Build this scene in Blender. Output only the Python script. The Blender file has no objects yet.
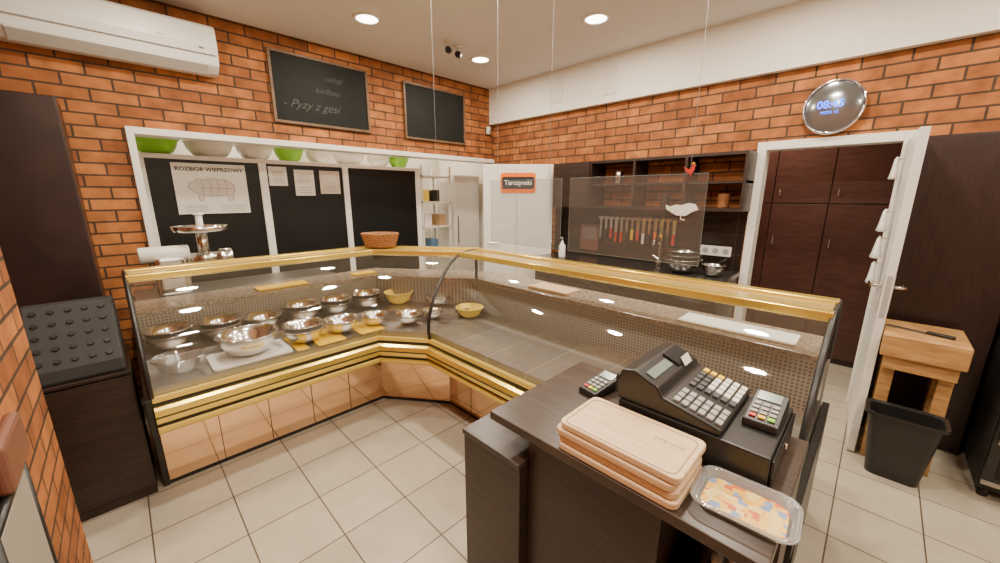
import bpy, bmesh, math, random
from mathutils import Vector, Matrix
random.seed(4)
D=bpy.data
COL=bpy.context.scene.collection
rad=math.radians

# ---------------------------------------------------------------- materials
MATS={}
def nmat(name):
    m=D.materials.new(name); m.use_nodes=True
    nt=m.node_tree; b=nt.nodes['Principled BSDF']
    return m,nt,b
def pm(name,col,rough=.5,metal=0,emit=None,es=0,coat=0,noise=0,nscale=8,bump=0,spec=None):
    if name in MATS: return MATS[name]
    m,nt,b=nmat(name)
    b.inputs['Base Color'].default_value=(*col,1)
    b.inputs['Roughness'].default_value=rough
    b.inputs['Metallic'].default_value=metal
    if coat: b.inputs['Coat Weight'].default_value=coat
    if spec is not None: b.inputs['Specular IOR Level'].default_value=spec
    if emit:
        b.inputs['Emission Color'].default_value=(*emit,1); b.inputs['Emission Strength'].default_value=es
    if noise or bump:
        tc=nt.nodes.new('ShaderNodeTexCoord'); n=nt.nodes.new('ShaderNodeTexNoise')
        n.inputs['Scale'].default_value=nscale; n.inputs['Detail'].default_value=6
        nt.links.new(tc.outputs['Object'],n.inputs['Vector'])
        if noise:
            mx=nt.nodes.new('ShaderNodeMix'); mx.data_type='RGBA'
            mx.inputs[6].default_value=(*[c*(1-noise) for c in col],1)
            mx.inputs[7].default_value=(*[min(1,c*(1+noise)) for c in col],1)
            nt.links.new(n.outputs['Fac'],mx.inputs[0]); nt.links.new(mx.outputs[2],b.inputs['Base Color'])
        if bump:
            bp=nt.nodes.new('ShaderNodeBump'); bp.inputs['Strength'].default_value=bump; bp.inputs['Distance'].default_value=.01
            nt.links.new(n.outputs['Fac'],bp.inputs['Height']); nt.links.new(bp.outputs[0],b.inputs['Normal'])
    MATS[name]=m; return m

def brick_mat(name,axis,c1=(.42,.15,.042),c2=(.24,.075,.022),mort=(.06,.036,.022),bw=.25,rh=.083,ms=.007,offset=.5,rough=.75,bump=.7,mix=1.0,phase=(0,0),spec=.3,metal=0):
    m,nt,b=nmat(name); N=nt.nodes; L=nt.links
    tc=N.new('ShaderNodeTexCoord'); sp=N.new('ShaderNodeSeparateXYZ'); cb=N.new('ShaderNodeCombineXYZ')
    L.new(tc.outputs['Object'],sp.inputs[0])
    a={'x':('X','Z'),'y':('Y','Z'),'f':('X','Y')}[axis]
    ad1=N.new('ShaderNodeMath'); ad1.inputs[1].default_value=phase[0]+20*bw; L.new(sp.outputs[a[0]],ad1.inputs[0])
    ad2=N.new('ShaderNodeMath'); ad2.inputs[1].default_value=phase[1]+20*rh*2; L.new(sp.outputs[a[1]],ad2.inputs[0])
    L.new(ad1.outputs[0],cb.inputs[0]); L.new(ad2.outputs[0],cb.inputs[1])
    br=N.new('ShaderNodeTexBrick'); br.offset=offset
    br.inputs['Color1'].default_value=(*c1,1); br.inputs['Color2'].default_value=(*c2,1); br.inputs['Mortar'].default_value=(*mort,1)
    br.inputs['Scale'].default_value=1; br.inputs['Mortar Size'].default_value=ms; br.inputs['Brick Width'].default_value=bw
    br.inputs['Row Height'].default_value=rh; br.inputs['Mortar Smooth'].default_value=.15
    L.new(cb.outputs[0],br.inputs['Vector'])
    n=N.new('ShaderNodeTexNoise'); n.inputs['Scale'].default_value=9; n.inputs['Detail'].default_value=8
    L.new(tc.outputs['Object'],n.inputs['Vector'])
    mr=N.new('ShaderNodeMapRange'); mr.inputs['To Min'].default_value=1-.35*mix; mr.inputs['To Max'].default_value=1+.35*mix
    mr.inputs['From Min'].default_value=.3; mr.inputs['From Max'].default_value=.7
    L.new(n.outputs['Fac'],mr.inputs['Value'])
    vm=N.new('ShaderNodeVectorMath'); vm.operation='SCALE'
    L.new(br.outputs['Color'],vm.inputs[0]); L.new(mr.outputs[0],vm.inputs['Scale']); L.new(vm.outputs[0],b.inputs['Base Color'])
    b.inputs['Roughness'].default_value=rough; b.inputs['Specular IOR Level'].default_value=spec; b.inputs['Metallic'].default_value=metal
    h=N.new('ShaderNodeMath'); h.operation='MULTIPLY_ADD'; h.inputs[1].default_value=-1; h.inputs[2].default_value=1
    L.new(br.outputs['Fac'],h.inputs[0])
    n2=N.new('ShaderNodeMath'); n2.operation='MULTIPLY_ADD'; n2.inputs[1].default_value=.35*mix
    L.new(n.outputs['Fac'],n2.inputs[0]); L.new(h.outputs[0],n2.inputs[2])
    bp=N.new('ShaderNodeBump'); bp.inputs['Strength'].default_value=bump; bp.inputs['Distance'].default_value=.008
    L.new(n2.outputs[0],bp.inputs['Height']); L.new(bp.outputs[0],b.inputs['Normal'])
    return m

def wood_mat(name,c1,c2,rough=.4,scale=(3,30,3),coat=0):
    m,nt,b=nmat(name); N=nt.nodes; L=nt.links
    tc=N.new('ShaderNodeTexCoord'); mp=N.new('ShaderNodeMapping'); mp.inputs['Scale'].default_value=scale
    n=N.new('ShaderNodeTexNoise'); n.inputs['Scale'].default_value=3; n.inputs['Detail'].default_value=8; n.inputs['Distortion'].default_value=.6
    cr=N.new('ShaderNodeValToRGB'); cr.color_ramp.elements[0].color=(*c1,1); cr.color_ramp.elements[1].color=(*c2,1)
    cr.color_ramp.elements[0].position=.35; cr.color_ramp.elements[1].position=.65
    L.new(tc.outputs['Object'],mp.inputs[0]); L.new(mp.outputs[0],n.inputs['Vector']); L.new(n.outputs['Fac'],cr.inputs[0]); L.new(cr.outputs[0],b.inputs['Base Color'])
    b.inputs['Roughness'].default_value=rough; b.inputs['Coat Weight'].default_value=coat
    return m

def glass_mat(name,tint=(1,1,1),base=.05,edge=.7,haze=0,hcol=(.8,.8,.8)):
    m,nt,b=nmat(name); N=nt.nodes; L=nt.links; N.remove(b)
    out=N['Material Output']; tr=N.new('ShaderNodeBsdfTransparent'); gl=N.new('ShaderNodeBsdfGlossy'); mx=N.new('ShaderNodeMixShader')
    tr.inputs[0].default_value=(*tint,1); gl.inputs['Roughness'].default_value=.03
    lw=N.new('ShaderNodeLayerWeight'); lw.inputs[0].default_value=.5
    pw=N.new('ShaderNodeMath'); pw.operation='POWER'; pw.inputs[1].default_value=3.5
    ma=N.new('ShaderNodeMath'); ma.operation='MULTIPLY_ADD'; ma.inputs[1].default_value=edge; ma.inputs[2].default_value=base
    L.new(lw.outputs['Facing'],pw.inputs[0]); L.new(pw.outputs[0],ma.inputs[0]); L.new(ma.outputs[0],mx.inputs[0])
    src=tr
    if haze:
        df=N.new('ShaderNodeBsdfDiffuse'); df.inputs[0].default_value=(*hcol,1); m2=N.new('ShaderNodeMixShader'); m2.inputs[0].default_value=haze
        L.new(tr.outputs[0],m2.inputs[1]); L.new(df.outputs[0],m2.inputs[2]); src=m2
    L.new(src.outputs[0],mx.inputs[1]); L.new(gl.outputs[0],mx.inputs[2]); L.new(mx.outputs[0],out.inputs[0])
    return m

def speckle_mat(name,scale=120):
    m,nt,b=nmat(name); N=nt.nodes; L=nt.links
    tc=N.new('ShaderNodeTexCoord'); v=N.new('ShaderNodeTexVoronoi'); v.inputs['Scale'].default_value=scale
    L.new(tc.outputs['Object'],v.inputs['Vector'])
    cr=N.new('ShaderNodeValToRGB'); e=cr.color_ramp.elements
    e[0].color=(.12,.095,.07,1); e[1].color=(.36,.29,.22,1); e.new(.5).color=(.24,.185,.135,1)
    sp=N.new('ShaderNodeSeparateXYZ'); L.new(v.outputs['Color'],sp.inputs[0]); L.new(sp.outputs[0],cr.inputs[0]); L.new(cr.outputs[0],b.inputs['Base Color'])
    b.inputs['Roughness'].default_value=.2
    return m

def blotch_mat(name,cols,scale=30,rough=.4):
    m,nt,b=nmat(name); N=nt.nodes; L=nt.links
    tc=N.new('ShaderNodeTexCoord'); v=N.new('ShaderNodeTexVoronoi'); v.inputs['Scale'].default_value=scale; v.distance='CHEBYCHEV'
    L.new(tc.outputs['Object'],v.inputs['Vector'])
    cr=N.new('ShaderNodeValToRGB'); cr.color_ramp.interpolation='CONSTANT'; e=cr.color_ramp.elements
    e[0].color=(*cols[0],1); e[1].color=(*cols[1],1); e[1].position=1/len(cols)
    for i in range(2,len(cols)): e.new(i/len(cols)).color=(*cols[i],1)
    sp=N.new('ShaderNodeSeparateXYZ'); L.new(v.outputs['Color'],sp.inputs[0]); L.new(sp.outputs[0],cr.inputs[0]); L.new(cr.outputs[0],b.inputs['Base Color'])
    b.inputs['Roughness'].default_value=rough
    return m

BR_X=brick_mat('brick_x','x'); BR_Y=brick_mat('brick_y','y',phase=(.1,.02))
FLOOR=brick_mat('floor_tile','f',c1=(.46,.40,.31),c2=(.42,.365,.28),mort=(.10,.075,.055),bw=.33,rh=.33,ms=.0035,offset=0,rough=.28,bump=.25,mix=.2,phase=(.12,.05),spec=.5)
SPLASH=brick_mat('splash_tile','y',c1=(.022,.014,.011),c2=(.018,.011,.009),mort=(.05,.035,.03),bw=.3,rh=.18,ms=.003,offset=0,rough=.25,bump=.2,mix=.3)
SLATE=brick_mat('steel_deck_panels','f',c1=(.30,.28,.25),c2=(.25,.235,.21),mort=(.5,.46,.40),bw=.62,rh=.31,ms=.003,offset=0,rough=.30,bump=.1,mix=.3,metal=.5)
GRID=brick_mat('grille','x',c1=(.10,.088,.072),c2=(.10,.088,.072),mort=(.27,.24,.20),bw=.018,rh=.018,ms=.004,offset=0,mix=0,bump=.1)
GRIDY=brick_mat('grille_y','y',c1=(.10,.088,.072),c2=(.10,.088,.072),mort=(.27,.24,.20),bw=.018,rh=.018,ms=.004,offset=0,mix=0,bump=.1)
CEIL=pm('ceiling_paint',(.72,.69,.68),.9,noise=.03,nscale=2)
WHITE=pm('white_paint',(.80,.76,.68),.7,noise=.02,nscale=3)
LAC=pm('white_lacquer',(.78,.75,.69),.35)
PLW=pm('white_plastic',(.78,.77,.72),.35)
BLK=pm('black_plastic',(.014,.013,.013),.35,noise=.1)
BLKM=pm('black_matte',(.016,.015,.015),.65,noise=.15,nscale=20)
BLKP=pm('black_panel',(.010,.010,.010),.28,spec=.3)
WEN=wood_mat('wenge',(.016,.008,.006),(.036,.019,.014),.38,(2,2,30))
WENT=wood_mat('wenge_top_sheen',(.034,.022,.017),(.065,.042,.032),.30,(30,2,2))  # same wenge, lighter and greyer: reflection on the desk tops painted into the colour
WINE=wood_mat('wenge_red',(.018,.009,.008),(.030,.014,.012),.35,(2,30,2))
GOLD=pm('gold_anodised',(.90,.66,.13),.24,.75)
GOLDP=pm('gold_strip',(.82,.60,.13),.4,.4)
STEEL=pm('steel',(.72,.70,.67),.16,1)
STEELB=pm('steel_brushed',(.42,.40,.38),.38,1)
CHROME=pm('chrome',(.85,.85,.85),.06,1)
PLINTH=pm('plinth_mirror',(1.0,.66,.40),.06,1)
GLASS=glass_mat('clear_glass',base=.085,edge=.8,haze=.02,hcol=(.8,.7,.5))
GLASSG=glass_mat('top_glass',(.97,.86,.5),.12,.6,haze=.42,hcol=(.80,.60,.2))  # golden tint, plus the glass's yellowish lit look painted in as diffuse haze
ACRYL=glass_mat('acrylic',(.90,.90,.90),.05,.5,haze=.05,hcol=(.6,.6,.6))
GRAN=speckle_mat('granite')
BOARD=wood_mat('beech_board',(.62,.42,.24),(.74,.53,.32),.5,(20,2,2))
BLOCK=wood_mat('block_wood',(.36,.18,.06),(.54,.30,.11),.5,(2,2,12))
WICK=pm('wicker',(.28,.11,.035),.7,noise=.5,nscale=60,bump=1)
CHALKB=pm('chalkboard',(.012,.013,.012),.6,noise=.5,nscale=3,spec=.15)
FRAMEW=wood_mat('board_frame',(.10,.05,.022),(.17,.09,.04),.5,(3,3,3))
CHALK=pm('chalk',(.085,.09,.085),.9,noise=.6,nscale=60)
YEL=pm('yellow_plastic',(.85,.52,.01),.4)
YELP=pm('yellow_cream',(.92,.70,.10),.4)
GREEN=pm('green_plastic',(.25,.62,.03),.4)
INK=pm('ink',(.02,.02,.02),.8)
PAPER=pm('paper',(.72,.69,.62),.8,noise=.06,nscale=30)
PINK=pm('pig_print',(.60,.53,.47),.8)
ORANGE=pm('orange_print',(.85,.17,.0),.6,spec=.2)
REDP=pm('red_plastic',(.55,.03,.02),.4)
LAMP=pm('lamp_diffuser',(1,1,1),.5,emit=(1,.90,.74),es=14)
SCREEN=pm('lcd',(.16,.20,.17),.2)
BLUEL=pm('blue_led',(.02,.05,.5),.4,emit=(.03,.14,1),es=5)
KEYG=pm('key_grey',(.35,.34,.33),.5); KEYD=pm('key_dark',(.06,.06,.065),.5)
TRAYP=blotch_mat('tray_print',[(.75,.42,.05),(.78,.56,.18),(.60,.14,.03),(.20,.28,.45),(.8,.48,.07)],55)
CLEARP=glass_mat('clear_plastic',(.9,.9,.9),.15,.6)
HAZEP=glass_mat('frosted_plastic',(.9,.9,.9),.18,.6,haze=.3)
CARD=pm('cardboard',(.40,.24,.12),.8,noise=.1)
WIRE=pm('wire_steel',(.30,.29,.28),.4,.8)

# ---------------------------------------------------------------- geometry helpers
def grp(name,loc=(0,0,0),rz=0):
    e=D.objects.new(name,None); e.empty_display_size=.1; e.location=loc; e.rotation_euler=(0,0,rz); COL.objects.link(e); return e
def mo(name,vs,fs,mat,parent=None,smooth=False):
    me=D.meshes.new(name); me.from_pydata([tuple(v) for v in vs],[],fs)
    bm=bmesh.new(); bm.from_mesh(me); bmesh.ops.recalc_face_normals(bm,faces=bm.faces); bm.to_mesh(me); bm.free()
    if mat: me.materials.append(mat)
    if smooth:
        for p in me.polygons: p.use_smooth=True
    o=D.objects.new(name,me); COL.objects.link(o)
    if parent: o.parent=parent
    return o
def bev(o,w,seg=2):
    if w:
        m=o.modifiers.new('b','BEVEL'); m.width=w; m.segments=seg; m.limit_method='ANGLE'; m.angle_limit=rad(35)
    return o
def box(name,x0,x1,y0,y1,z0,z1,mat,parent=None,bevel=0):
    vs=[(x,y,z) for x in (x0,x1) for y in (y0,y1) for z in (z0,z1)]
    fs=[(0,1,3,2),(4,6,7,5),(0,4,5,1),(2,3,7,6),(0,2,6,4),(1,5,7,3)]
    return bev(mo(name,vs,fs,mat,parent),bevel)
def obox(name,loc,size,rot,mat,parent=None,bevel=0):
    a,b,c=[s/2 for s in size]
    o=box(name,-a,a,-b,b,-c,c,mat,parent,bevel); o.location=loc; o.rotation_euler=rot; return o
def cyl(name,p0,p1,r,mat,parent=None,r2=None,seg=28,bevel=0):
    p0=Vector(p0);p1=Vector(p1);r2=r if r2 is None else r2
    q=(p1-p0).to_track_quat('Z','Y'); n=(p1-p0).length
    vs=[];
    for i in range(seg):
        a=2*math.pi*i/seg; vs.append(p0+q@Vector((r*math.cos(a),r*math.sin(a),0)))
    for i in range(seg):
        a=2*math.pi*i/seg; vs.append(p0+q@Vector((r2*math.cos(a),r2*math.sin(a),n)))
    fs=[(i,(i+1)%seg,seg+(i+1)%seg,seg+i) for i in range(seg)]+[tuple(range(seg))[::-1],tuple(range(seg,2*seg))]
    o=mo(name,vs,fs,mat,parent)
    for p in o.data.polygons:
        if len(p.vertices)==4: p.use_smooth=True
    return bev(o,bevel)
def lathe(name,prof,c,mat,parent=None,seg=36,sx=1,sy=1):
    vs=[];n=len(prof)
    for i in range(seg):
        a=2*math.pi*i/seg
        for r,z in prof: vs.append((c[0]+r*math.cos(a)*sx,c[1]+r*math.sin(a)*sy,c[2]+z))
    fs=[]
    for i in range(seg):
        j=(i+1)%seg
        for k in range(n-1): fs.append((i*n+k,j*n+k,j*n+k+1,i*n+k+1))
    o=mo(name,vs,fs,mat,parent,True)
    bm=bmesh.new(); bm.from_mesh(o.data); bmesh.ops.remove_doubles(bm,verts=bm.verts,dist=1e-5); bm.to_mesh(o.data); bm.free()
    return o
def tube(name,pts,r,mat,parent=None,cyc=False):
    cu=D.curves.new(name,'CURVE'); cu.dimensions='3D'; cu.bevel_depth=r; cu.bevel_resolution=3; cu.use_fill_caps=True
    s=cu.splines.new('POLY'); s.points.add(len(pts)-1)
    for i,p in enumerate(pts): s.points[i].co=(*p,1)
    s.use_cyclic_u=cyc
    cu.materials.append(mat); o=D.objects.new(name,cu); COL.objects.link(o)
    if parent: o.parent=parent
    return o
def text(name,s,loc,size,rot,mat,parent=None,ext=.0005,shear=0,align='CENTER',off=0):
    cu=D.curves.new(name,'FONT'); cu.body=s; cu.size=size; cu.extrude=ext; cu.align_x=align; cu.align_y='CENTER'; cu.shear=shear; cu.offset=off
    cu.materials.append(mat); o=D.objects.new(name,cu); o.location=loc; o.rotation_euler=rot; COL.objects.link(o)
    if parent: o.parent=parent
    return o
def rrect(hx,hy,r,seg=6):
    pts=[]
    for cx,cy,a0 in ((hx-r,hy-r,0),(-hx+r,hy-r,90),(-hx+r,-hy+r,180),(hx-r,-hy+r,270)):
        for i in range(seg+1):
            a=rad(a0+90*i/seg); pts.append((cx+r*math.cos(a),cy+r*math.sin(a)))
    return pts
def loft(name,rings,mat,parent=None,cap0=True,cap1=True,smooth=False):
    n=len(rings[0]); vs=[p for r in rings for p in r]; fs=[]
    for k in range(len(rings)-1):
        for i in range(n):
            j=(i+1)%n; fs.append((k*n+i,k*n+j,(k+1)*n+j,(k+1)*n+i))
    if cap0: fs.append(tuple(range(n)))
    if cap1: fs.append(tuple((len(rings)-1)*n+i for i in range(n)))
    return mo(name,vs,fs,mat,parent,smooth)
def rbox(name,c,hx,hy,r,z0,z1,mat,parent=None,bevel=.002,taper=1):
    p=rrect(hx,hy,r)
    return bev(loft(name,[[(c[0]+x,c[1]+y,z0) for x,y in p],[(c[0]+x*taper,c[1]+y*taper,z1) for x,y in p]],mat,parent),bevel)
def prism(name,poly,axis,a0,a1,mat,parent=None,bevel=0):
    f=(lambda p,a:(a,p[0],p[1])) if axis=='x' else (lambda p,a:(p[0],a,p[1]))
    return bev(loft(name,[[f(p,a0) for p in poly],[f(p,a1) for p in poly]],mat,parent),bevel)

# ---------------------------------------------------------------- room shell
A=4.03; B=3.89; H=3.0; LW=-.30; S=-2.4
box('floor',-1.2,6.2,S-.2,6.2,-.1,0,FLOOR)
box('ceiling',-1.2,B+.12,S-.2,A+.15,H,H+.12,CEIL)
w=grp('wall_north')
box('left_part',-1.1,.155,A,A+.15,0,H,BR_X,w); box('header',.155,B,A,A+.15,2.06,H,BR_X,w)
w=grp('wall_east')
box('part_a',B,B+.12,.79,A+.15,0,2.55,BR_Y,w); box('part_b',B,B+.12,S-.2,-.03,0,2.55,BR_Y,w); box('over_door',B,B+.12,-.03,.79,1.97,2.55,BR_Y,w)
box('trim_1',B-.07,B+.12,S,A,2.55,H,WHITE)
w=grp('wall_west')
box('pier',LW-.8,LW,S-.2,2.13,0,H,BR_Y,w)
box('alcove',-1.2,-1.0,2.13,A+.1,0,H,BR_Y,w)
box('wall_south',LW,B+.12,S-.2,S,0,H,WHITE)
t=grp('trim_2'); box('head',.14,B-.005,A-.035,A+.16,2.045,2.095,LAC,t,.004); box('jamb',.14,.185,A-.035,A+.16,0,2.045,LAC,t,.004)
w=grp('wall_backroom'); box('north',-.4,B+.5,5.7,5.8,0,2.9,WHITE,w); box('west',-.4,-.3,A+.15,5.7,0,2.9,WHITE,w); box('east',B+.3,B+.4,A+.15,5.7,0,2.9,WHITE,w)
box('ceiling_backroom',-.4,B+.5,A+.15,5.8,2.9,3.0,WHITE)
w=grp('wall_corridor'); box('east',5.3,5.4,-1.2,2.3,0,2.7,WHITE,w); box('north',B+.12,5.3,2.2,2.3,0,2.7,WHITE,w); box('south',B+.12,5.3,-1.3,-1.2,0,2.7,WHITE,w)
box('ceiling_corridor',B+.12,5.4,-1.3,2.3,2.7,2.8,WHITE)

# ---------------------------------------------------------------- deli cases
PATH=[(-.02,2.4),(1.18,2.4),(1.4,2.1),(1.4,.07)]
MIT=[(0,1),(.5066,1),(1,.327),(1,0)]
def P(n,d,z,e=0):
    p=PATH[n];m=MIT[n]
    return (p[0]+d*m[0],p[1]+d*m[1],z)
def sweep(name,i,prof,mat,parent,closed=True,bevel=0,smooth=False):
    r0=[P(i,d,z) for d,z in prof]; r1=[P(i+1,d,z) for d,z in prof]
    n=len(prof); vs=r0+r1; fs=[]
    for k in range(n if closed else n-1):
        j=(k+1)%n; fs.append((k,j,n+j,n+k))
    if closed: fs+= [tuple(range(n)),tuple(range(n,2*n))]
    return bev(mo(name,vs,fs,mat,parent,smooth),bevel)
def rc(d0,d1,z0,z1): return [(d0,z0),(d1,z0),(d1,z1),(d0,z1)]
GP=[(.012,.615),(.0,.68),(.008,.76),(.035,.84),(.08,.92),(.145,1.0),(.22,1.075),(.30,1.13),(.385,1.165)]
def case(i,deck,grid,ends,seams=(),riser=False):
    g=grp('deli_display_case')
    sweep('plinth_panel',i,rc(.22,.24,.03,.42),PLINTH,g)
    sweep('plinth_core',i,rc(.25,.86,.0,.42),BLKM,g)
    sweep('kick',i,rc(.23,.25,.0,.03),BLK,g)
    a=Vector(P(i,.217,0)); b=Vector(P(i+1,.217,0))
    d=(b-a).normalized()*.0018
    for s in seams:
        p=a.lerp(b,s); u=Vector((0,0,.39))
        mo('panel_seam',[p-d,p+d,p+d+u,p-d+u],[(0,1,2,3)],BLKM,g).location=(0,0,.03)
    sweep('base_tub',i,[(.0,.43),(.22,.42),(.9,.42),(.9,.60),(.64,.60),(.02,.60),(0,.59)],BLK,g)
    sweep('bumper_wide',i,[(-.012,.485),(-.028,.497),(-.034,.53),(-.028,.565),(-.012,.577),(0,.577),(0,.485)],GOLD,g)
    sweep('bumper_groove',i,[(-.036,.526),(-.036,.534),(-.02,.534),(-.02,.526)],BLK,g)
    sweep('bumper_thin',i,[(-.006,.43),(-.014,.44),(-.014,.458),(-.006,.465),(0,.465),(0,.43)],GOLDP,g)
    sweep('glass_seat',i,rc(0,.03,.597,.622),GOLDP,g)
    sweep('deck',i,rc(.035,.62,.60,.66),deck,g)
    if riser: sweep('deck_riser',i,rc(.35,.618,.66,.71),deck,g,bevel=.004)
    sweep('grille',i,rc(.62,.63,.66,.90),grid,g)
    sweep('back_body',i,rc(.64,.88,.60,.90),STEELB,g)
    sweep('worktop',i,rc(.62,.95,.90,.93),GRAN,g,bevel=.004)
    sweep('front_glass',i,GP,GLASS,g,closed=False,smooth=True)
    sweep('top_front_rail',i,rc(.370,.415,1.150,1.187),GOLD,g,bevel=.004)
    sweep('top_back_rail',i,rc(.585,.65,1.145,1.187),GOLD,g,bevel=.004)
    sweep('top_glass',i,rc(.415,.585,1.166,1.176),GLASSG,g)
    sweep('lamp_housing',i,rc(.53,.60,1.12,1.145),STEELB,g)
    for n in ends:
        tube('end_rim',[P(n,d,z) for d,z in GP]+[P(n,.40,1.172),P(n,.65,1.172)],.011,BLK,g)
        tube('post',[P(n,.63,.93),P(n,.63,1.155)],.012,BLK,g)
    return g
g=case(0,STEELB,GRID,[0],(.2,.4,.6,.8),True)
e=[P(0,d,z) for d,z in GP]+[P(0,.62,1.165),P(0,.62,.62)]
mo('end_glass',e,[tuple(range(len(e)))],GLASS,g)
prism('end_panel',[(2.4,.42),(2.4,.62),(3.3,.62),(3.3,.0),(2.62,.0),(2.62,.42)],'x',-.05,-.022,BLK,g,.004)
case(1,STEELB,GRID,[],(),True)
g=case(2,SLATE,GRIDY,[2,3],(.12,.3,.5,.7,.9))
e=[P(3,d,z) for d,z in GP]+[P(3,.62,1.165),P(3,.62,.62)]
mo('end_glass',e,[tuple(range(len(e)))],GLASS,g)
prism('end_panel',[(1.4,.42),(1.4,.62),(2.3,.62),(2.3,.0),(1.62,.0),(1.62,.42)],'y',.04,.068,BLK,g,.004)

def bowl(x,y,z,r,mat,name='mixing_bowl',h=None,inner=None):
    h=h or r*.82
    pr=[(0,0),(r*.45,0),(r*.72,h*.22),(r*.9,h*.6),(r*.98,h),(r*1.05,h),(r*1.05,h-.004),(r*.96,h-.006),(r*.87,h*.6),(r*.69,h*.26),(r*.43,.005),(0,.005)]
    o=lathe(name,pr[::-1],(0,0,0),mat); o.location=(x,y,z); return o
dz=.664; d2=.713
for x,y,z,r in [(.11,2.885,d2,.115),(.36,2.885,d2,.11),(.60,2.885,d2,.115),(.85,2.885,d2,.12),(1.09,2.885,d2,.11),(1.335,2.875,d2,.115),
                (.75,2.565,dz+.002,.115),(1.00,2.575,dz+.002,.115),(1.235,2.555,dz+.002,.095),(1.43,2.40,dz+.002,.095)]:
    bowl(x,y,z,r,STEEL)
for x,y,r in ((.36,2.885,.112),(.85,2.885,.12),(1.09,2.885,.112),(1.335,2.875,.116),(.11,2.885,.116)): bowl(x,y,d2+.03,r,STEEL)
bowl(.75,2.565,dz+.032,.116,STEEL)
bowl(.12,2.575,dz,.115,CLEARP,'glass_bowl')
bowl(.44,2.57,dz+.014,.155,STEEL)
bowl(1.58,2.79,d2,.115,YELP,'enamel_bowl',.10); bowl(1.86,2.20,dz,.105,YELP,'enamel_bowl',.08)
bowl(1.79,2.53,d2,.10,STEEL); bowl(1.63,2.38,dz,.08,STEEL)
rbox('white_chopping_board',(.44,2.57),.20,.135,.02,dz-.002,dz+.012,PLW)
for x,y,hx,hy in ((.695,2.57,.035,.15),(.875,2.57,.09,.155),(1.16,2.55,.09,.13)):
    rbox('yellow_serving_mat',(x+.0,y),hx,hy,.01,dz-.002,dz+.001,YEL,bevel=0)
rbox('yellow_chopping_board',(.80,3.12),.17,.075,.015,.931,.945,YEL)
rbox('yellow_chopping_board',(1.45,3.14),.10,.06,.015,.931,.945,YEL)
o=rbox('wooden_chopping_board',(2.17,1.62),.09,.17,.015,.931,.946,BOARD)
rbox('enamel_serving_tray',(2.17,.45),.09,.26,.01,.931,.940,PLW)
g=grp('wicker_basket',(1.51,2.91,1.189),rad(-45))
lathe('body',[(0,0),(.115,0),(.135,.05),(.15,.10),(.158,.105),(.15,.112),(.142,.10),(.125,.05),(.105,.008),(0,.008)],(0,0,0),WICK,g,sy=.68)
for k in range(7):
    rr=.118+.0048*k; tube('weave',[( rr*math.cos(a)*1.0,rr*.68*math.sin(a),.01+.014*k+.003*math.sin(a*14+k*math.pi)) for a in [2*math.pi*i/84 for i in range(84)]],.0065,WICK,g,True)

# ---------------------------------------------------------------- checkout desk
g=grp('checkout_desk')
box('desktop',.80,1.362,.05,.85,.85,.88,WENT,g,.003)
box('body',.83,1.36,.27,.698,0,.85,WEN,g,.002)
box('low_cabinet',.79,1.36,.70,.98,0,.735,WEN,g,.002); box('low_top',.785,1.362,.70,.985,.735,.755,WENT,g,.002)
box('back_panel',1.30,1.36,.06,.27,0,.85,WEN,g); box('shelf',.86,1.30,.06,.268,.56,.58,WEN,g); box('shelf_low',.86,1.30,.06,.268,.1,.12,WEN,g)
box('end_panel',1.05,1.30,.052,.07,0,.85,WEN,g)
g=grp('bag_pile')
for k,(x,y,s,m) in enumerate([(.93,.16,.07,PAPER),(1.02,.19,.08,BLKM),(1.12,.14,.08,PAPER),(.92,.22,.04,BLKM)]):
    o=lathe('bag',[(0,0),(s*.8,0),(s,s*.4),(s*.7,s*1.1),(s*.2,s*1.5),(s*.35,s*1.9),(0,s*1.8)],(x,y,.581),m,g,10,1,.5)
g=grp('cutting_board_stack',(0,.012,0))
for k in range(4):
    z=.881+.022*k; c=(.905+.005*(k%2),.395+.005*(k%3-1))
    rbox('board',c,.10,.17,.022,z,z+.0195,BOARD,g,.004)
tube('juice_groove',[(.905+x,.39+y,.9665) for x,y in rrect(.086,.155,.02)],.0018,wood_mat('groove',(.36,.21,.10),(.44,.27,.14)),g,True)
text('engraving','DREWNO',(.93,.29,.9668),.018,(0,0,rad(-90)),pm('burn',(.42,.25,.13),.8),g)
g=grp('coin_tray',(.935,.125,.881),rad(3)); g.scale=(.93,.93,1)
rbox('paper',(0,0),.066,.09,.03,.006,.008,TRAYP,g,0)
p=rrect(.072,.098,.035)
loft('dish',[[(x*.9,y*.9,0) for x,y in p],[(x*.98,y*.98,.004) for x,y in p],[(x*1.06,y*1.04,.026) for x,y in p],[(x*1.20,y*1.13,.028) for x,y in p],[(x*1.22,y*1.15,.022) for x,y in p]],HAZEP,g,True,False,True)
tube('dish_rim',[(x*1.22,y*1.15,.024) for x,y in p],.0018,HAZEP,g,True)
def terminal(x,y,z,rz,sx=1):
    g=grp('card_terminal',(x,y,z),rz); g.scale=(sx,sx,1)
    prism('body',[(-.085,0),(.085,0),(.085,.040),(.06,.050),(-.08,.022)],'x',-.04,.04,BLK,g,.006)
    s=math.atan2(.028,.14)
    obox('screen',(0,.035,.0465),(.055,.04,.003),(s,0,0),SCREEN,g)
    for r in range(4):
        for c in range(3):
            yy=-.005-.019*r; obox('key',((c-1)*.021,yy,.022+(yy+.08)*.2+.0025),(.016,.012,.005),(s,0,0),(KEYG if r<3 else [REDP,YEL,GREEN][c]),g,.001)
    return g
terminal(1.20,.655,.881,rad(-100))
g=grp('cash_drawer')
box('drawer_case',1.03,1.355,.10,.50,.881,.975,BLK,g,.004); box('drawer_front',1.04,1.345,.092,.10,.892,.965,BLKP,g,.003)
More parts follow.
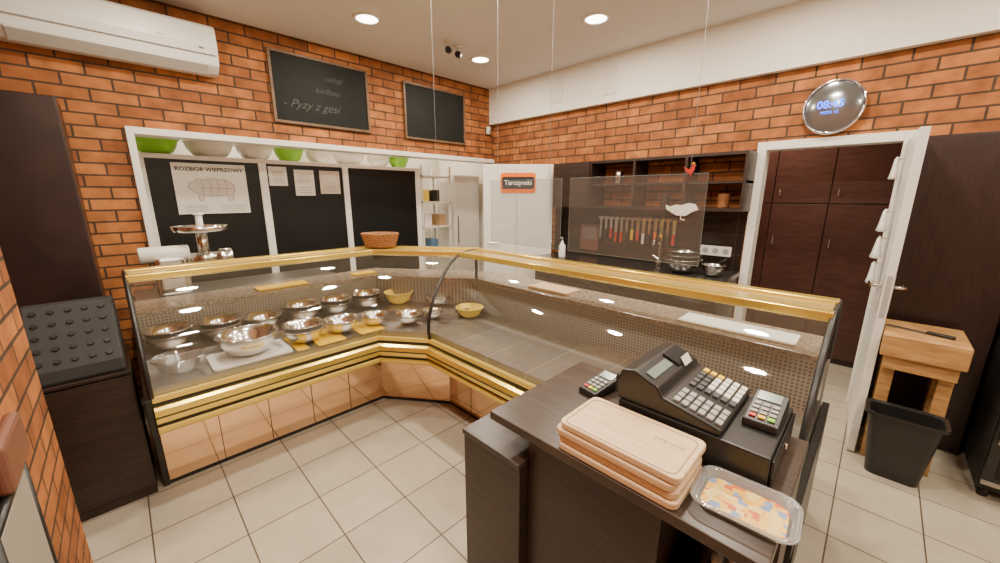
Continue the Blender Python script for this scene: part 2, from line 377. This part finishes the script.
cyl('lock',(1.19,.086,.935),(1.19,.093,.935),.009,CHROME,g)
g=grp('cash_register')
X0,X1=1.035,1.35
prism('body',[(.215,.976),(.21,.995),(.37,1.03),(.385,1.055),(.46,1.085),(.50,1.075),(.515,1.03),(.51,.976)],'x',X0,X1,BLK,g,.007)
sl=math.atan2(.035,.16)
for r in range(6):
    for c in range(9):
        if c==3: continue
        yy=.226+.0225*r; xx=X0+.03+c*.032
        m=KEYG if c<3 else (YEL if c==8 and r>2 else (PLW if (c>4 and r<4) else KEYD))
        obox('key',(xx,yy,.995+(yy-.21)*.219+.003),(.024,.017,.008),(sl,0,0),m,g,.002)
obox('lcd_panel',(1.13,.42,1.0715),(.14,.03,.003),(math.atan2(.03,.075),0,0),SCREEN,g)
obox('printer_lid',(1.27,.42,1.0735),(.11,.06,.006),(math.atan2(.03,.075),0,0),BLKP,g,.002)
obox('receipt',(1.27,.39,1.068),(.058,.03,.002),(1.0,0,0),PAPER,g)
box('customer_display_base',1.06,1.16,.50,.53,.977,1.04,BLK,g,.004)
terminal(1.235,.150,.976,rad(-90),1.05)

# ---------------------------------------------------------------- left side furniture
g=grp('tall_cabinet'); box('carcass',-.80,-.15,3.62,4.0,0,2.18,WINE,g,.003); box('door_panel',-.79,-.155,3.60,3.62,.08,2.17,WINE,g,.003); 
g=grp('side_cabinet'); box('carcass',-.40,-.075,2.60,3.1,.0,.72,WEN,g,.002); box('door_leaf',-.395,-.08,2.585,2.60,.06,.71,WEN,g,.002); box('top',-.405,-.07,2.58,3.1,.72,.735,WEN,g,.002)
g=grp('plastic_step_stool')
prism('shell',[(2.60,.736),(3.0,.736),(3.0,1.02),(2.93,1.07),(2.86,1.07),(2.62,.80)],'x',-.41,-.085,BLKM,g,.015)
sl2=math.atan2(.27,.24)
for r in range(5):
    for c in range(5):
        f=.12+.19*r; y=2.62+.24*f; z=.80+.27*f
        n=Vector((0,-math.sin(sl2),math.cos(sl2))); p=Vector((-.365+c*.058,y,z))
        cyl('stud',p-n*.002,p+n*.007,.014,BLK,g,.011,16)
g=grp('folding_chair')
obox('seat_panel',(-.277,1.30,.62),(.02,.30,.62),(0,0,0),pm('beige',(.30,.26,.21),.7),g,.008)
obox('back_rest',(-.272,1.40,1.0),(.03,.22,.12),(0,0,0),pm('chair_brown',(.16,.06,.035),.5),g,.012)
for y in (1.14,1.46): cyl('leg',(-.275,y,0),(-.275,y,1.0),.011,BLK,g)
for z in (.3,.93): cyl('crossbar',(-.275,1.14,z),(-.275,1.46,z),.009,BLK,g)

# ---------------------------------------------------------------- wall A items
g=grp('air_conditioner')
prism('body',[(A-.005,2.53),(A-.005,2.86),(A-.17,2.86),(A-.205,2.84),(A-.215,2.70),(A-.19,2.58),(A-.12,2.53)],'x',-.36,.75,PLW,g,.012)
prism('flap',[(A-.20,2.575),(A-.195,2.59),(A-.115,2.535),(A-.12,2.52)],'x',-.30,.68,pm('ac_flap',(.60,.60,.57),.4),g,.003)
box('intake_slot',-.34,.73,A-.2165,A-.20,2.645,2.650,KEYG,g); text('logo','aura',(.42,A-.217,2.72),.03,(rad(90),0,0),KEYG,g)
for k in range(5): box('top_grille',-.33,.71,A-.15+.025*k,A-.14+.025*k,2.858,2.864,KEYG,g)
box('led',.63,.66,A-.217,A-.21,2.68,2.69,SCREEN,g)
def chalk(x0,x1,z0,z1,txt):
    g=grp('chalkboard'); f=.024
    box('slate',x0+f,x1-f,A-.018,A-.004,z0+f,z1-f,CHALKB,g)
    box('frame_t',x0,x1,A-.03,A-.002,z1-f,z1,FRAMEW,g,.003); box('frame_b',x0,x1,A-.03,A-.002,z0,z0+f,FRAMEW,g,.003)
    box('frame_l',x0,x0+f,A-.03,A-.002,z0+f,z1-f,FRAMEW,g,.003); box('frame_r',x1-f,x1,A-.03,A-.002,z0+f,z1-f,FRAMEW,g,.003)
    for s,x,z,sz in txt: text('writing',s,(x,A-.0195,z),sz,(rad(90),0,0),CHALK,g,.0002,.5,'LEFT',-.0012)
chalk(1.14,2.06,2.25,2.86,[('uslugi',1.62,2.70,.075),('kielbasa',1.52,2.58,.075),('- Pyzy z gesi',1.22,2.43,.105)])
chalk(2.48,3.37,2.24,2.85,[])

# ---------------------------------------------------------------- back room behind pass-through
g=grp('sliding_door_cupboard')
Y0=4.5
box('carcass',.16,2.95,Y0+.03,5.05,0,1.955,LAC,g); box('top_rail',.16,2.97,Y0-.01,Y0+.03,1.915,1.955,LAC,g,.003); box('bottom_rail',.16,2.97,Y0-.01,Y0+.03,0,.1,LAC,g,.003)
for a,b in ((.16,.235),(1.075,1.145),(1.92,1.985),(2.90,2.97)): box('stile',a,b,Y0-.012,Y0+.03,.1,1.915,LAC,g,.003)
for a,b in ((.235,1.075),(1.145,1.92),(1.985,2.90)): box('door_panel',a,b,Y0+.005,Y0+.029,.1,1.915,BLKP,g)
def sheet(name,x0,x1,z0,z1,y,mat=PAPER,lines=3,title=None):
    g=grp(name); box('paper',x0,x1,y-.003,y,z0,z1,mat,g)
    h=z1-z0
    if title: text('title',title,((x0+x1)/2,y-.004,z1-.052),.048,(rad(90),0,0),INK,g,off=.001)
    else: box('picture',x0+.03,x1-.03,y-.0045,y-.003,z0+h*.5,z1-.04,PINK,g)
    for k in range(lines): box('line',x0+.03,x1-.03,y-.0045,y-.003,z0+.03+k*h*.1,z0+.036+k*h*.1,KEYG,g)
    return g
PZ=.055
g=sheet('pork_cuts_poster',.40,.955,1.38+PZ,1.83+PZ,Y0-.016,title='ROZBIOR WIEPRZOWY',lines=0)
pig=[(-.17,0),(-.19,.03),(-.17,.06),(-.13,.075),(-.12,.10),(-.09,.085),(0,.10),(.10,.09),(.15,.06),(.165,.01),(.15,-.04),(.14,-.10),(.11,-.10),(.10,-.05),(0,-.06),(-.08,-.05),(-.09,-.10),(-.12,-.10),(-.125,-.04)]
yy=Y0-.0205
PIGL=pm('pig_ink',(.22,.12,.10),.8)
mo('pig_outline',[(.685+x,yy,1.60+PZ+z) for x,z in pig],[tuple(range(len(pig)))],PINK,g)
tube('pig_line',[(.685+x,yy-.001,1.60+PZ+z) for x,z in pig],.0018,PIGL,g,True)
for xx in (-.09,-.03,.03,.09): tube('cut_line',[(.685+xx,yy-.001,1.55+PZ),(.685+xx+.012,yy-.001,1.62+PZ),(.685+xx,yy-.001,1.69+PZ)],.0014,PIGL,g)
tube('cut_line',[(.58,yy-.001,1.615+PZ),(.83,yy-.001,1.61+PZ)],.0014,PIGL,g)
for k in range(4): box('caption',.45,.62,yy-.001,yy+.002,1.40+PZ+k*.018,1.405+PZ+k*.018,KEYG,g); 
for k in range(4): box('caption',.72,.92,yy-.001,yy+.002,1.40+PZ+k*.018,1.405+PZ+k*.018,KEYG,g)
sheet('price_notice',1.16,1.33,1.70,1.89,Y0-.001); sheet('hygiene_notice',1.40,1.60,1.60,1.87,Y0-.001); sheet('photo_notice',1.66,1.88,1.62,1.87,Y0-.001,pm('paper_tan',(.6,.52,.42),.8))
for x,y,r,m in ((.34,4.72,.17,GREEN),(.74,4.75,.20,PLW),(1.12,4.74,.17,PLW),(1.45,4.75,.15,GREEN),(1.76,4.74,.14,PLW),(2.12,4.75,.19,PLW),(2.50,4.72,.15,PLW),(2.80,4.74,.14,GREEN)):
    bowl(x,y,1.957,r,m,'plastic_basin',.14)
g=grp('storage_rack')
for x in (3.02,3.5): 
    for y in (4.55,4.95): box('upright',x-.015,x+.015,y-.015,y+.015,0,2.0,LAC,g)
for z in (.4,.8,1.15,1.5,1.85): box('shelf',3.005,3.515,4.535,4.965,z,z+.02,LAC,g)
for k,(x,z,m) in enumerate(((3.12,1.52,YELP),(3.3,1.52,BLKM),(3.4,1.17,CARD),(3.15,1.17,LAC),(3.25,.82,pm('blue_box',(.1,.2,.35),.5)))):
    box('carton',x-.06,x+.06,4.6,4.8,z+.001,z+.16,m,g,.004)
g=grp('tall_fridge'); box('body',3.6,4.1,4.6,5.2,.02,1.9,LAC,g,.01); box('door_upper',3.605,4.095,4.56,4.6,.75,1.89,LAC,g,.01); box('door_lower',3.605,4.095,4.56,4.6,.04,.74,LAC,g,.01); tube('handle',[(3.64,4.53,.9),(3.64,4.53,1.3)],.01,STEEL,g)

g=grp('door_1',(3.40,3.10,0),rad(-45))
box('leaf',-.41,.41,-.02,.02,.01,1.955,LAC,g,.004); box('panel_bead',-.02,-.012,-.024,-.02,.1,1.9,pm('seam',(.45,.43,.4),.6),g)
for z in (.3,1.0,1.7): cyl('hinge',(.415,0,z),(.415,0,z+.09),.009,STEEL,g)
cyl('handle_neck',(-.34,-.02,1.05),(-.34,-.06,1.05),.009,STEEL,g); tube('handle',[(-.34,-.06,1.05),(-.23,-.06,1.05)],.009,STEEL,g)
g2=grp('brand_sign',(3.40,3.10,0),rad(-45))
p=rrect(.205,.115,.03); bev(loft('backing',[[(x,-.021,1.745+y) for x,y in p],[(x,-.028,1.745+y) for x,y in p]],ORANGE,g2),.001)
p=rrect(.188,.068,.02); loft('label',[[(x,-.028,1.745+y) for x,y in p],[(x,-.031,1.745+y) for x,y in p]],INK,g2)
text('lettering','Tarczynski',(0,-.032,1.745),.075,(rad(90),0,0),PLW,g2,off=.0015)

g=grp('work_table'); box('top',.0,1.35,3.42,3.92,.86,.90,STEELB,g,.003)
for x in (.04,1.31):
    for y in (3.46,3.88): box('leg',x-.02,x+.02,y-.02,y+.02,0,.86,STEELB,g)
box('lower_shelf',.03,1.32,3.45,3.89,.25,.27,STEELB,g)
g=grp('meat_grinder')
rbox('motor_housing',(.22,3.62),.10,.10,.04,.901,1.17,STEEL,g,.02,.92); cyl('motor',(.06,3.62,1.19),(.34,3.62,1.19),.055,PLW,g,bevel=.008)
cyl('neck',(.32,3.62,1.13),(.55,3.62,1.13),.05,STEEL,g); cyl('ring_nut',(.52,3.62,1.13),(.60,3.62,1.13),.068,STEEL,g,bevel=.004)
cyl('throat',(.43,3.62,1.13),(.43,3.62,1.34),.035,STEEL,g)
lathe('feed_pan',[(0,0),(.06,.0),(.15,.012),(.165,.045),(.172,.045),(.158,.004),(.06,-.008),(0,-.008)],(.43,3.62,1.335),STEEL,g,sy=.8)
cyl('pusher',(.43,3.62,1.34),(.43,3.62,1.46),.022,PLW,g); cyl('pusher_knob',(.43,3.62,1.46),(.43,3.62,1.475),.034,PLW,g,bevel=.003)
box('switch',.20,.26,3.515,3.53,1.02,1.07,BLK,g,.003)

# ---------------------------------------------------------------- east wall kitchenette
g=grp('wall_shelf_unit')
Ya,Yb=.82,2.72
box('top',3.60,B-.002,Ya,Yb,1.925,1.95,WEN,g); box('bottom',3.60,B-.002,Ya,Yb,1.47,1.495,WEN,g); box('middle',3.62,B-.002,Ya,Yb,1.70,1.72,WEN,g)
for y in (Ya,1.28,1.76,2.24,Yb-.022): box('divider',3.60,B-.002,y,y+.022,1.495,1.925,WEN,g)
box('back',B-.012,B-.002,2.26,Yb,1.495,1.925,WEN,g)
box('closed_door',3.585,3.60,2.26,Yb,1.475,1.945,WEN,g)
for k,(y,z,c) in enumerate(((1.0,1.496,WICK),(1.5,1.496,BLKM),(2.0,1.721,STEEL))): cyl('jar',(3.74,y,z),(3.74,y,z+.12),.045,c,g,bevel=.005)
box('trim_3',B-.006,B-.0005,.84,2.9,.93,1.47,SPLASH)
g=grp('base_cabinet'); box('carcass',3.30,B-.01,.84,2.72,.08,.89,WEN,g); box('counter',3.27,B-.008,.83,2.73,.89,.93,pm('dark_stone',(.03,.025,.022),.2,noise=.3,nscale=80),g,.003); box('kick',3.35,B-.02,.86,2.7,0,.08,BLK,g)
for k in range(4):
    y=.845+k*.47; box('door_leaf',3.28,3.30,y,y+.46,.1,.88,WEN,g,.002); tube('pull',[(3.265,y+.38,.8),(3.265,y+.44,.8)],.005,STEEL,g)
g=grp('knife_rack'); box('magnet_bar',B-.03,B-.007,1.38,2.28,1.345,1.375,STEELB,g,.002)
cols=[STEEL,BLK,REDP,REDP,REDP,BLK,YEL,REDP,PLW,BLK,ORANGE,YEL,BLK,REDP]
for k in range(14):
    y=2.24-k*.062; L=.13+.05*random.random(); z1=1.385; w=.012+.008*random.random()
    mo('blade',[(B-.034,y-w,z1),(B-.034,y+w,z1-.03),(B-.034,y+w,z1-L),(B-.034,y-w,z1-L),(B-.031,y-w,z1),(B-.031,y+w,z1-.03),(B-.031,y+w,z1-L),(B-.031,y-w,z1-L)],[(0,1,2,3),(4,5,6,7),(0,1,5,4),(1,2,6,5),(2,3,7,6),(3,0,4,7)],STEEL,g)
    box('handle',B-.042,B-.022,y-.013,y+.013,z1-L-.11,z1-L,cols[k],g,.005)
g=grp('power_socket'); rbox('plate',(0,0),.045,.13,.008,0,.01,PLW,g); g.location=(B-.007,1.05,1.10); g.rotation_euler=(0,rad(-90),0)
for y in (-.085,0,.085): cyl('outlet',(0,y,.009),(0,y,.012),.026,KEYG,g); 
g=grp('stacked_bowls',(3.50,1.20,.931))
for i,(r,z) in enumerate(((.15,0),(.14,.045),(.13,.09))):
    o=bowl(0,0,z,r,STEEL,'bowl'); o.parent=g
g=grp('saucepan',(3.5,.95,.931)); o=bowl(0,0,0,.085,STEEL,'dish',.1); o.parent=g; tube('handle',[(.08,0,.09),(.15,-.02,.11),(.24,-.03,.12)],.007,BLK,g)
g=grp('sink_faucet',(3.72,1.5,.931)); cyl('base',(0,0,0),(0,0,.05),.022,CHROME,g); tube('spout',[(0,0,.05),(0,0,.22),(-.03,0,.27),(-.09,0,.28),(-.15,0,.25),(-.16,0,.21)],.011,CHROME,g); tube('lever',[(0,.0,.06),(0,.07,.09)],.007,CHROME,g)
g=grp('soap_bottle',(3.42,2.45,.931)); lathe('bottle',[(0,0),(.035,0),(.037,.01),(.037,.13),(.015,.16),(.013,.18),(0,.18)],(0,0,0),PLW,g); tube('pump',[(0,0,.18),(0,0,.22),(-.04,0,.22)],.005,PLW,g)
g=grp('cleaning_poster'); box('paper',B-.010,B-.007,2.28,2.52,.98,1.28,pm('poster_red',(.16,.06,.05),.4),g); box('picture',B-.012,B-.010,2.31,2.49,1.1,1.25,pm('poster_grey',(.15,.12,.12),.5),g)

g=grp('mirror_clock',(B-.05,.385,2.235),0)
g.rotation_euler=(rad(90),0,rad(-90)); g.scale=(.80,.84,1)
lathe('rim',[(.205,-.045),(.222,-.03),(.228,0),(.22,.015),(.208,.012),(.206,.0)],(0,0,0),CHROME,g,48)
lathe('mirror_face',[(0,.012),(.1,.010),(.18,.004),(.21,-.002)],(0,0,0),pm('mirror',(.22,.23,.24),.12,.75),g,48)
lathe('back',[(0,-.045),(.206,-.045)],(0,0,0),BLK,g,48)
text('digits','08:45',(-.02,.02,.0145),.088,(0,0,0),BLUEL,g,off=.0012); text('date','MON 12',(-.02,-.045,.0145),.035,(0,0,0),BLUEL,g)

g=grp('door_2')
box('jamb_l',B-.02,B+.13,.765,.83,0,2.03,LAC,g,.003); box('jamb_r',B-.02,B+.13,-.09,-.02,0,2.03,LAC,g,.003); box('head',B-.02,B+.13,-.02,.765,1.965,2.03,LAC,g,.003)
g=grp('door_3',(B-.03,-.035,0),rad(182.2))
box('leaf',.0,.78,0,.04,.01,1.955,LAC,g,.003)
for s,y0 in ((-1,0),(1,.04)):
    box('escutcheon',.715,.755,y0-.004 if s<0 else y0,y0 if s<0 else y0+.004,.93,1.15,pm('satin_plate',(.45,.44,.42),.5,.3),g,.001)
    cyl('neck',(.735,y0,1.08),(.735,y0+s*.05,1.08),.009,STEEL,g); tube('lever',[(.735,y0+s*.05,1.08),(.62,y0+s*.055,1.08)],.009,STEEL,g)
box('lock_face',.78,.783,.008,.032,.9,1.15,pm('satin_plate',(.45,.44,.42),.5,.3),g)
g=grp('hanging_caps')
for x,z,s in ((3.66,1.83,.8),(3.48,1.50,.9),(3.46,1.33,1.0),(3.42,1.17,.8)):
    cyl('hook',(x,-.045,z),(x,-.0,z+.01),.006,STEEL,g)
    lathe('cap',[(0,.02),(.02,.0),(.035*s,-.05),(.045*s,-.09),(.06*s,-.12),(.05*s,-.125),(.03*s,-.10),(0,-.09)],(x,-.005,z),PLW,g,12,1.1,.5)
g=grp('locker_row'); box('carcass',4.72,5.25,-.95,2.15,0,2.25,WINE,g)
LOC=wood_mat('locker_brown',(.055,.020,.015),(.085,.032,.025),.35,(2,2,20))
for k in range(7):
    y=-.94+k*.44
    box('door_leaf',4.70,4.72,y,y+.432,.06,1.52,LOC,g,.003); box('door_upper',4.70,4.72,y,y+.432,1.53,2.24,LOC,g,.003)
    tube('pull',[(4.685,y+.38,1.12),(4.685,y+.38,1.2)],.006,STEEL,g); tube('pull',[(4.685,y+.38,1.6),(4.685,y+.38,1.66)],.006,STEEL,g)

# ---------------------------------------------------------------- right side
g=grp('storage_cupboard')
box('carcass',3.52,B-.005,-.57,-.11,0,1.95,WINE,g,.003); box('door_leaf',3.50,3.52,-.565,-.115,.05,1.94,WINE,g,.002)
g=grp('wall_cupboard')
box('carcass',3.50,B-.005,-1.5,-.58,1.20,1.95,WINE,g,.003)
for y in (-1.495,-1.035): box('door_leaf',3.48,3.50,y,y+.45,1.21,1.94,WINE,g,.002)
box('trim_4',B-.02,B-.001,-1.5,-.58,0,1.19,WINE)
g=grp('undercounter_fridge',(-.10,0,0))
box('body',3.19,3.84,-1.4,-.585,.05,.84,BLKM,g); box('top',3.15,3.85,-1.41,-.58,.84,.87,BLK,g,.003)
box('door_frame',3.15,3.19,-.98,-.59,.1,.83,BLK,g,.003); box('door_glass',3.145,3.15,-.94,-.63,.15,.78,BLKP,g); box('door_frame_2',3.15,3.19,-1.4,-.99,.1,.83,BLK,g,.003); box('door_glass_2',3.145,3.15,-1.36,-1.03,.15,.78,BLKP,g)
box('bottom_strip',3.14,3.15,-1.4,-.59,.10,.125,STEELB,g)
tube('handle',[(3.13,-.61,.35),(3.13,-.61,.65)],.008,CHROME,g)
for y in (-.62,-1.36):
    for x in (3.22,3.8): cyl('foot',(x,y,0),(x,y,.05),.02,BLK,g)
g=grp('coffee_machine',(3.42,-.82,.871)); box('body',-.12,.04,-.12,.12,0,.26,BLK,g,.01); box('spout_head',-.17,-.12,-.08,.08,.17,.25,STEEL,g,.005); box('drip_tray',-.18,-.12,-.1,.1,0,.03,STEEL,g,.003)
g=grp('butcher_block')
box('top',3.0,3.40,-.44,-.11,.70,.83,BLOCK,g,.008); box('apron',3.03,3.37,-.42,-.13,.62,.70,BLOCK,g,.003)
for x in (3.125,3.34):
    for y in (-.16,-.39): box('leg',x-.03,x+.03,y-.03,y+.03,0,.62,BLOCK,g,.004)
box('rail',3.10,3.16,-.36,-.19,.18,.24,BLOCK,g,.003)
g=grp('butcher_knife',(3.16,-.28,.831),rad(70)); mo('blade',[(0,-.02,0),(.16,-.02,0),(.19,.0,0),(.16,.02,0),(0,.02,0),(0,-.02,.004),(.16,-.02,.004),(.19,0,.004),(.16,.02,.004),(0,.02,.004)],[(0,1,2,3,4),(5,6,7,8,9),(0,1,6,5),(1,2,7,6),(2,3,8,7),(3,4,9,8),(4,0,5,9)],STEELB,g); box('handle',-.11,0,-.012,.012,0,.018,BLK,g,.005)
g=grp('waste_bin',(2.975,-.265,0))
def rr(hx,hy,z,r=.04): return [(x,y,z) for x,y in rrect(hx,hy,r)]
loft('shell',[rr(.06,.11,0),rr(.085,.15,.39),rr(.10,.165,.40),rr(.10,.165,.38),rr(.092,.157,.38),rr(.078,.143,.39),rr(.055,.105,.01)],BLK,g,True,True,False)

# ---------------------------------------------------------------- ceiling stuff
def down(x,y,z=H,pw=28,nm='ceiling_downlight'):
    g=grp(nm,(x,y,z))
    lathe('ring',[(.085,-.001),(.085,-.012),(.10,-.014),(.112,-.008),(.112,0)],(0,0,0),PLW,g)
    cyl('diffuser',(0,0,-.008),(0,0,-.001),.086,LAMP,g)
    l=D.lights.new('lamp','AREA'); l.shape='DISK'; l.size=.16; l.energy=pw; l.color=(1,.88,.70)
    o=D.objects.new('lamp',l); o.location=(0,0,-.016); COL.objects.link(o); o.parent=g
for x,y in ((1.68,3.2),(2.96,3.25),(2.99,1.89),(1.68,1.89),(.36,1.89),(.36,3.0),(1.68,.57),(3.0,.57),(.36,.57),(1.68,-.8),(3.0,-.8),(.36,-.8)): down(x,y)
for x,y in ((1.0,5.3),(3.3,5.3),(2.2,4.4)): down(x,y,2.9,22)
down(4.38,.9,2.7,26)
for x,y in ((2.44,3.12),(2.58,3.15)):
    g=grp('security_camera',(x,y,H)); lathe('base',[(0,-.02),(.035,-.02),(.04,-.012),(.04,0)],(0,0,0),PLW,g); cyl('arm',(0,0,-.018),(-.01,-.01,-.05),.012,PLW,g)
    cyl('head',(.02,.02,-.065),(-.04,-.04,-.085),.03,BLK,g,bevel=.006); cyl('lens',(-.04,-.04,-.085),(-.043,-.043,-.086),.018,BLKP,g)
g=grp('motion_sensor'); box('body',B-.13,B-.08,A-.04,A-.002,2.42,2.52,PLW,g,.01); cyl('lens',(B-.105,A-.04,2.45),(B-.105,A-.046,2.45),.016,KEYG,g)
for k,(y,z) in enumerate(((2.2,2.76),(2.9,2.79))):
    g=grp('vent_cover'); box('frame',B-.08,B-.071,y-.09,y+.09,z-.14,z+.14,WHITE,g,.003); box('plate',B-.083,B-.08,y-.075,y+.075,z-.125,z+.125,pm('vent',(.70,.67,.6),.6),g)
XS=1.93
def screen(y0,y1,z0,z1,wires):
    g=grp('hanging_acrylic_screen'); box('sheet',XS-.002,XS+.002,y0,y1,z0,z1,ACRYL,g)
    for a,b,c,d in ((y0,y0,z0,z1),(y1,y1,z0,z1),(y0,y1,z1,z1),(y0,y1,z0,z0)): tube('edge',[(XS,a,c),(XS,b,d)],.0012,pm('acryl_edge',(.14,.15,.15),.5),g)
    for y in wires: tube('wire',[(XS,y,z1),(XS,y,H)],.0011,WIRE,g)
screen(.59,1.34,1.27,1.70,[.67]); screen(1.40,2.02,1.27,1.70,[1.50,1.95])
g=grp('hanging_wire'); tube('wire',[(1.62,2.24,1.185),(1.62,2.24,H)],.0010,WIRE,g)
g=grp('rooster_ornament',(XS-.012,.665,1.71)); g.scale=(1,.7,.7)
ro=[(-.03,.0),(-.045,.03),(-.03,.02),(-.01,.015),(.005,.03),(.01,.05),(.02,.045),(.03,.035),(.02,.03),(.022,.01),(.01,-.01),(.003,-.015),(.003,-.03),(-.003,-.03),(-.003,-.015),(-.02,-.01)]
o=loft('body',[[(0,-a,b) for a,b in ro],[(.006,-a,b) for a,b in ro]],REDP,g); cyl('comb',(.0,-.012,.05),(.006,-.012,.05),.007,YEL,g)
g=grp('bird_ornament',(XS-.012,.69,1.535))
bi=[(-.075,.0),(-.06,.025),(-.03,.03),(0,.02),(.03,.022),(.055,.012),(.075,.02),(.07,.0),(.045,-.015),(.02,-.028),(-.02,-.03),(-.05,-.01)]
loft('body',[[(0,a,b) for a,b in bi],[(.006,a,b) for a,b in bi]],PLW,g); tube('foot',[(.003,0,-.028),(.003,0,-.045),(.003,-.02,-.05)],.002,PLW,g)

# ---------------------------------------------------------------- world & camera
w=D.worlds.new('w'); bpy.context.scene.world=w; w.use_nodes=True
w.node_tree.nodes['Background'].inputs[0].default_value=(.9,.85,.8,1); w.node_tree.nodes['Background'].inputs[1].default_value=.08
cam=D.cameras.new('camera'); cam.sensor_width=36; cam.lens=13.61; cam.clip_start=.02
co=D.objects.new('camera',cam); co.location=(0,0,1.6); co.rotation_euler=(rad(90-12.8),0,rad(-45)); COL.objects.link(co)
bpy.context.scene.camera=co
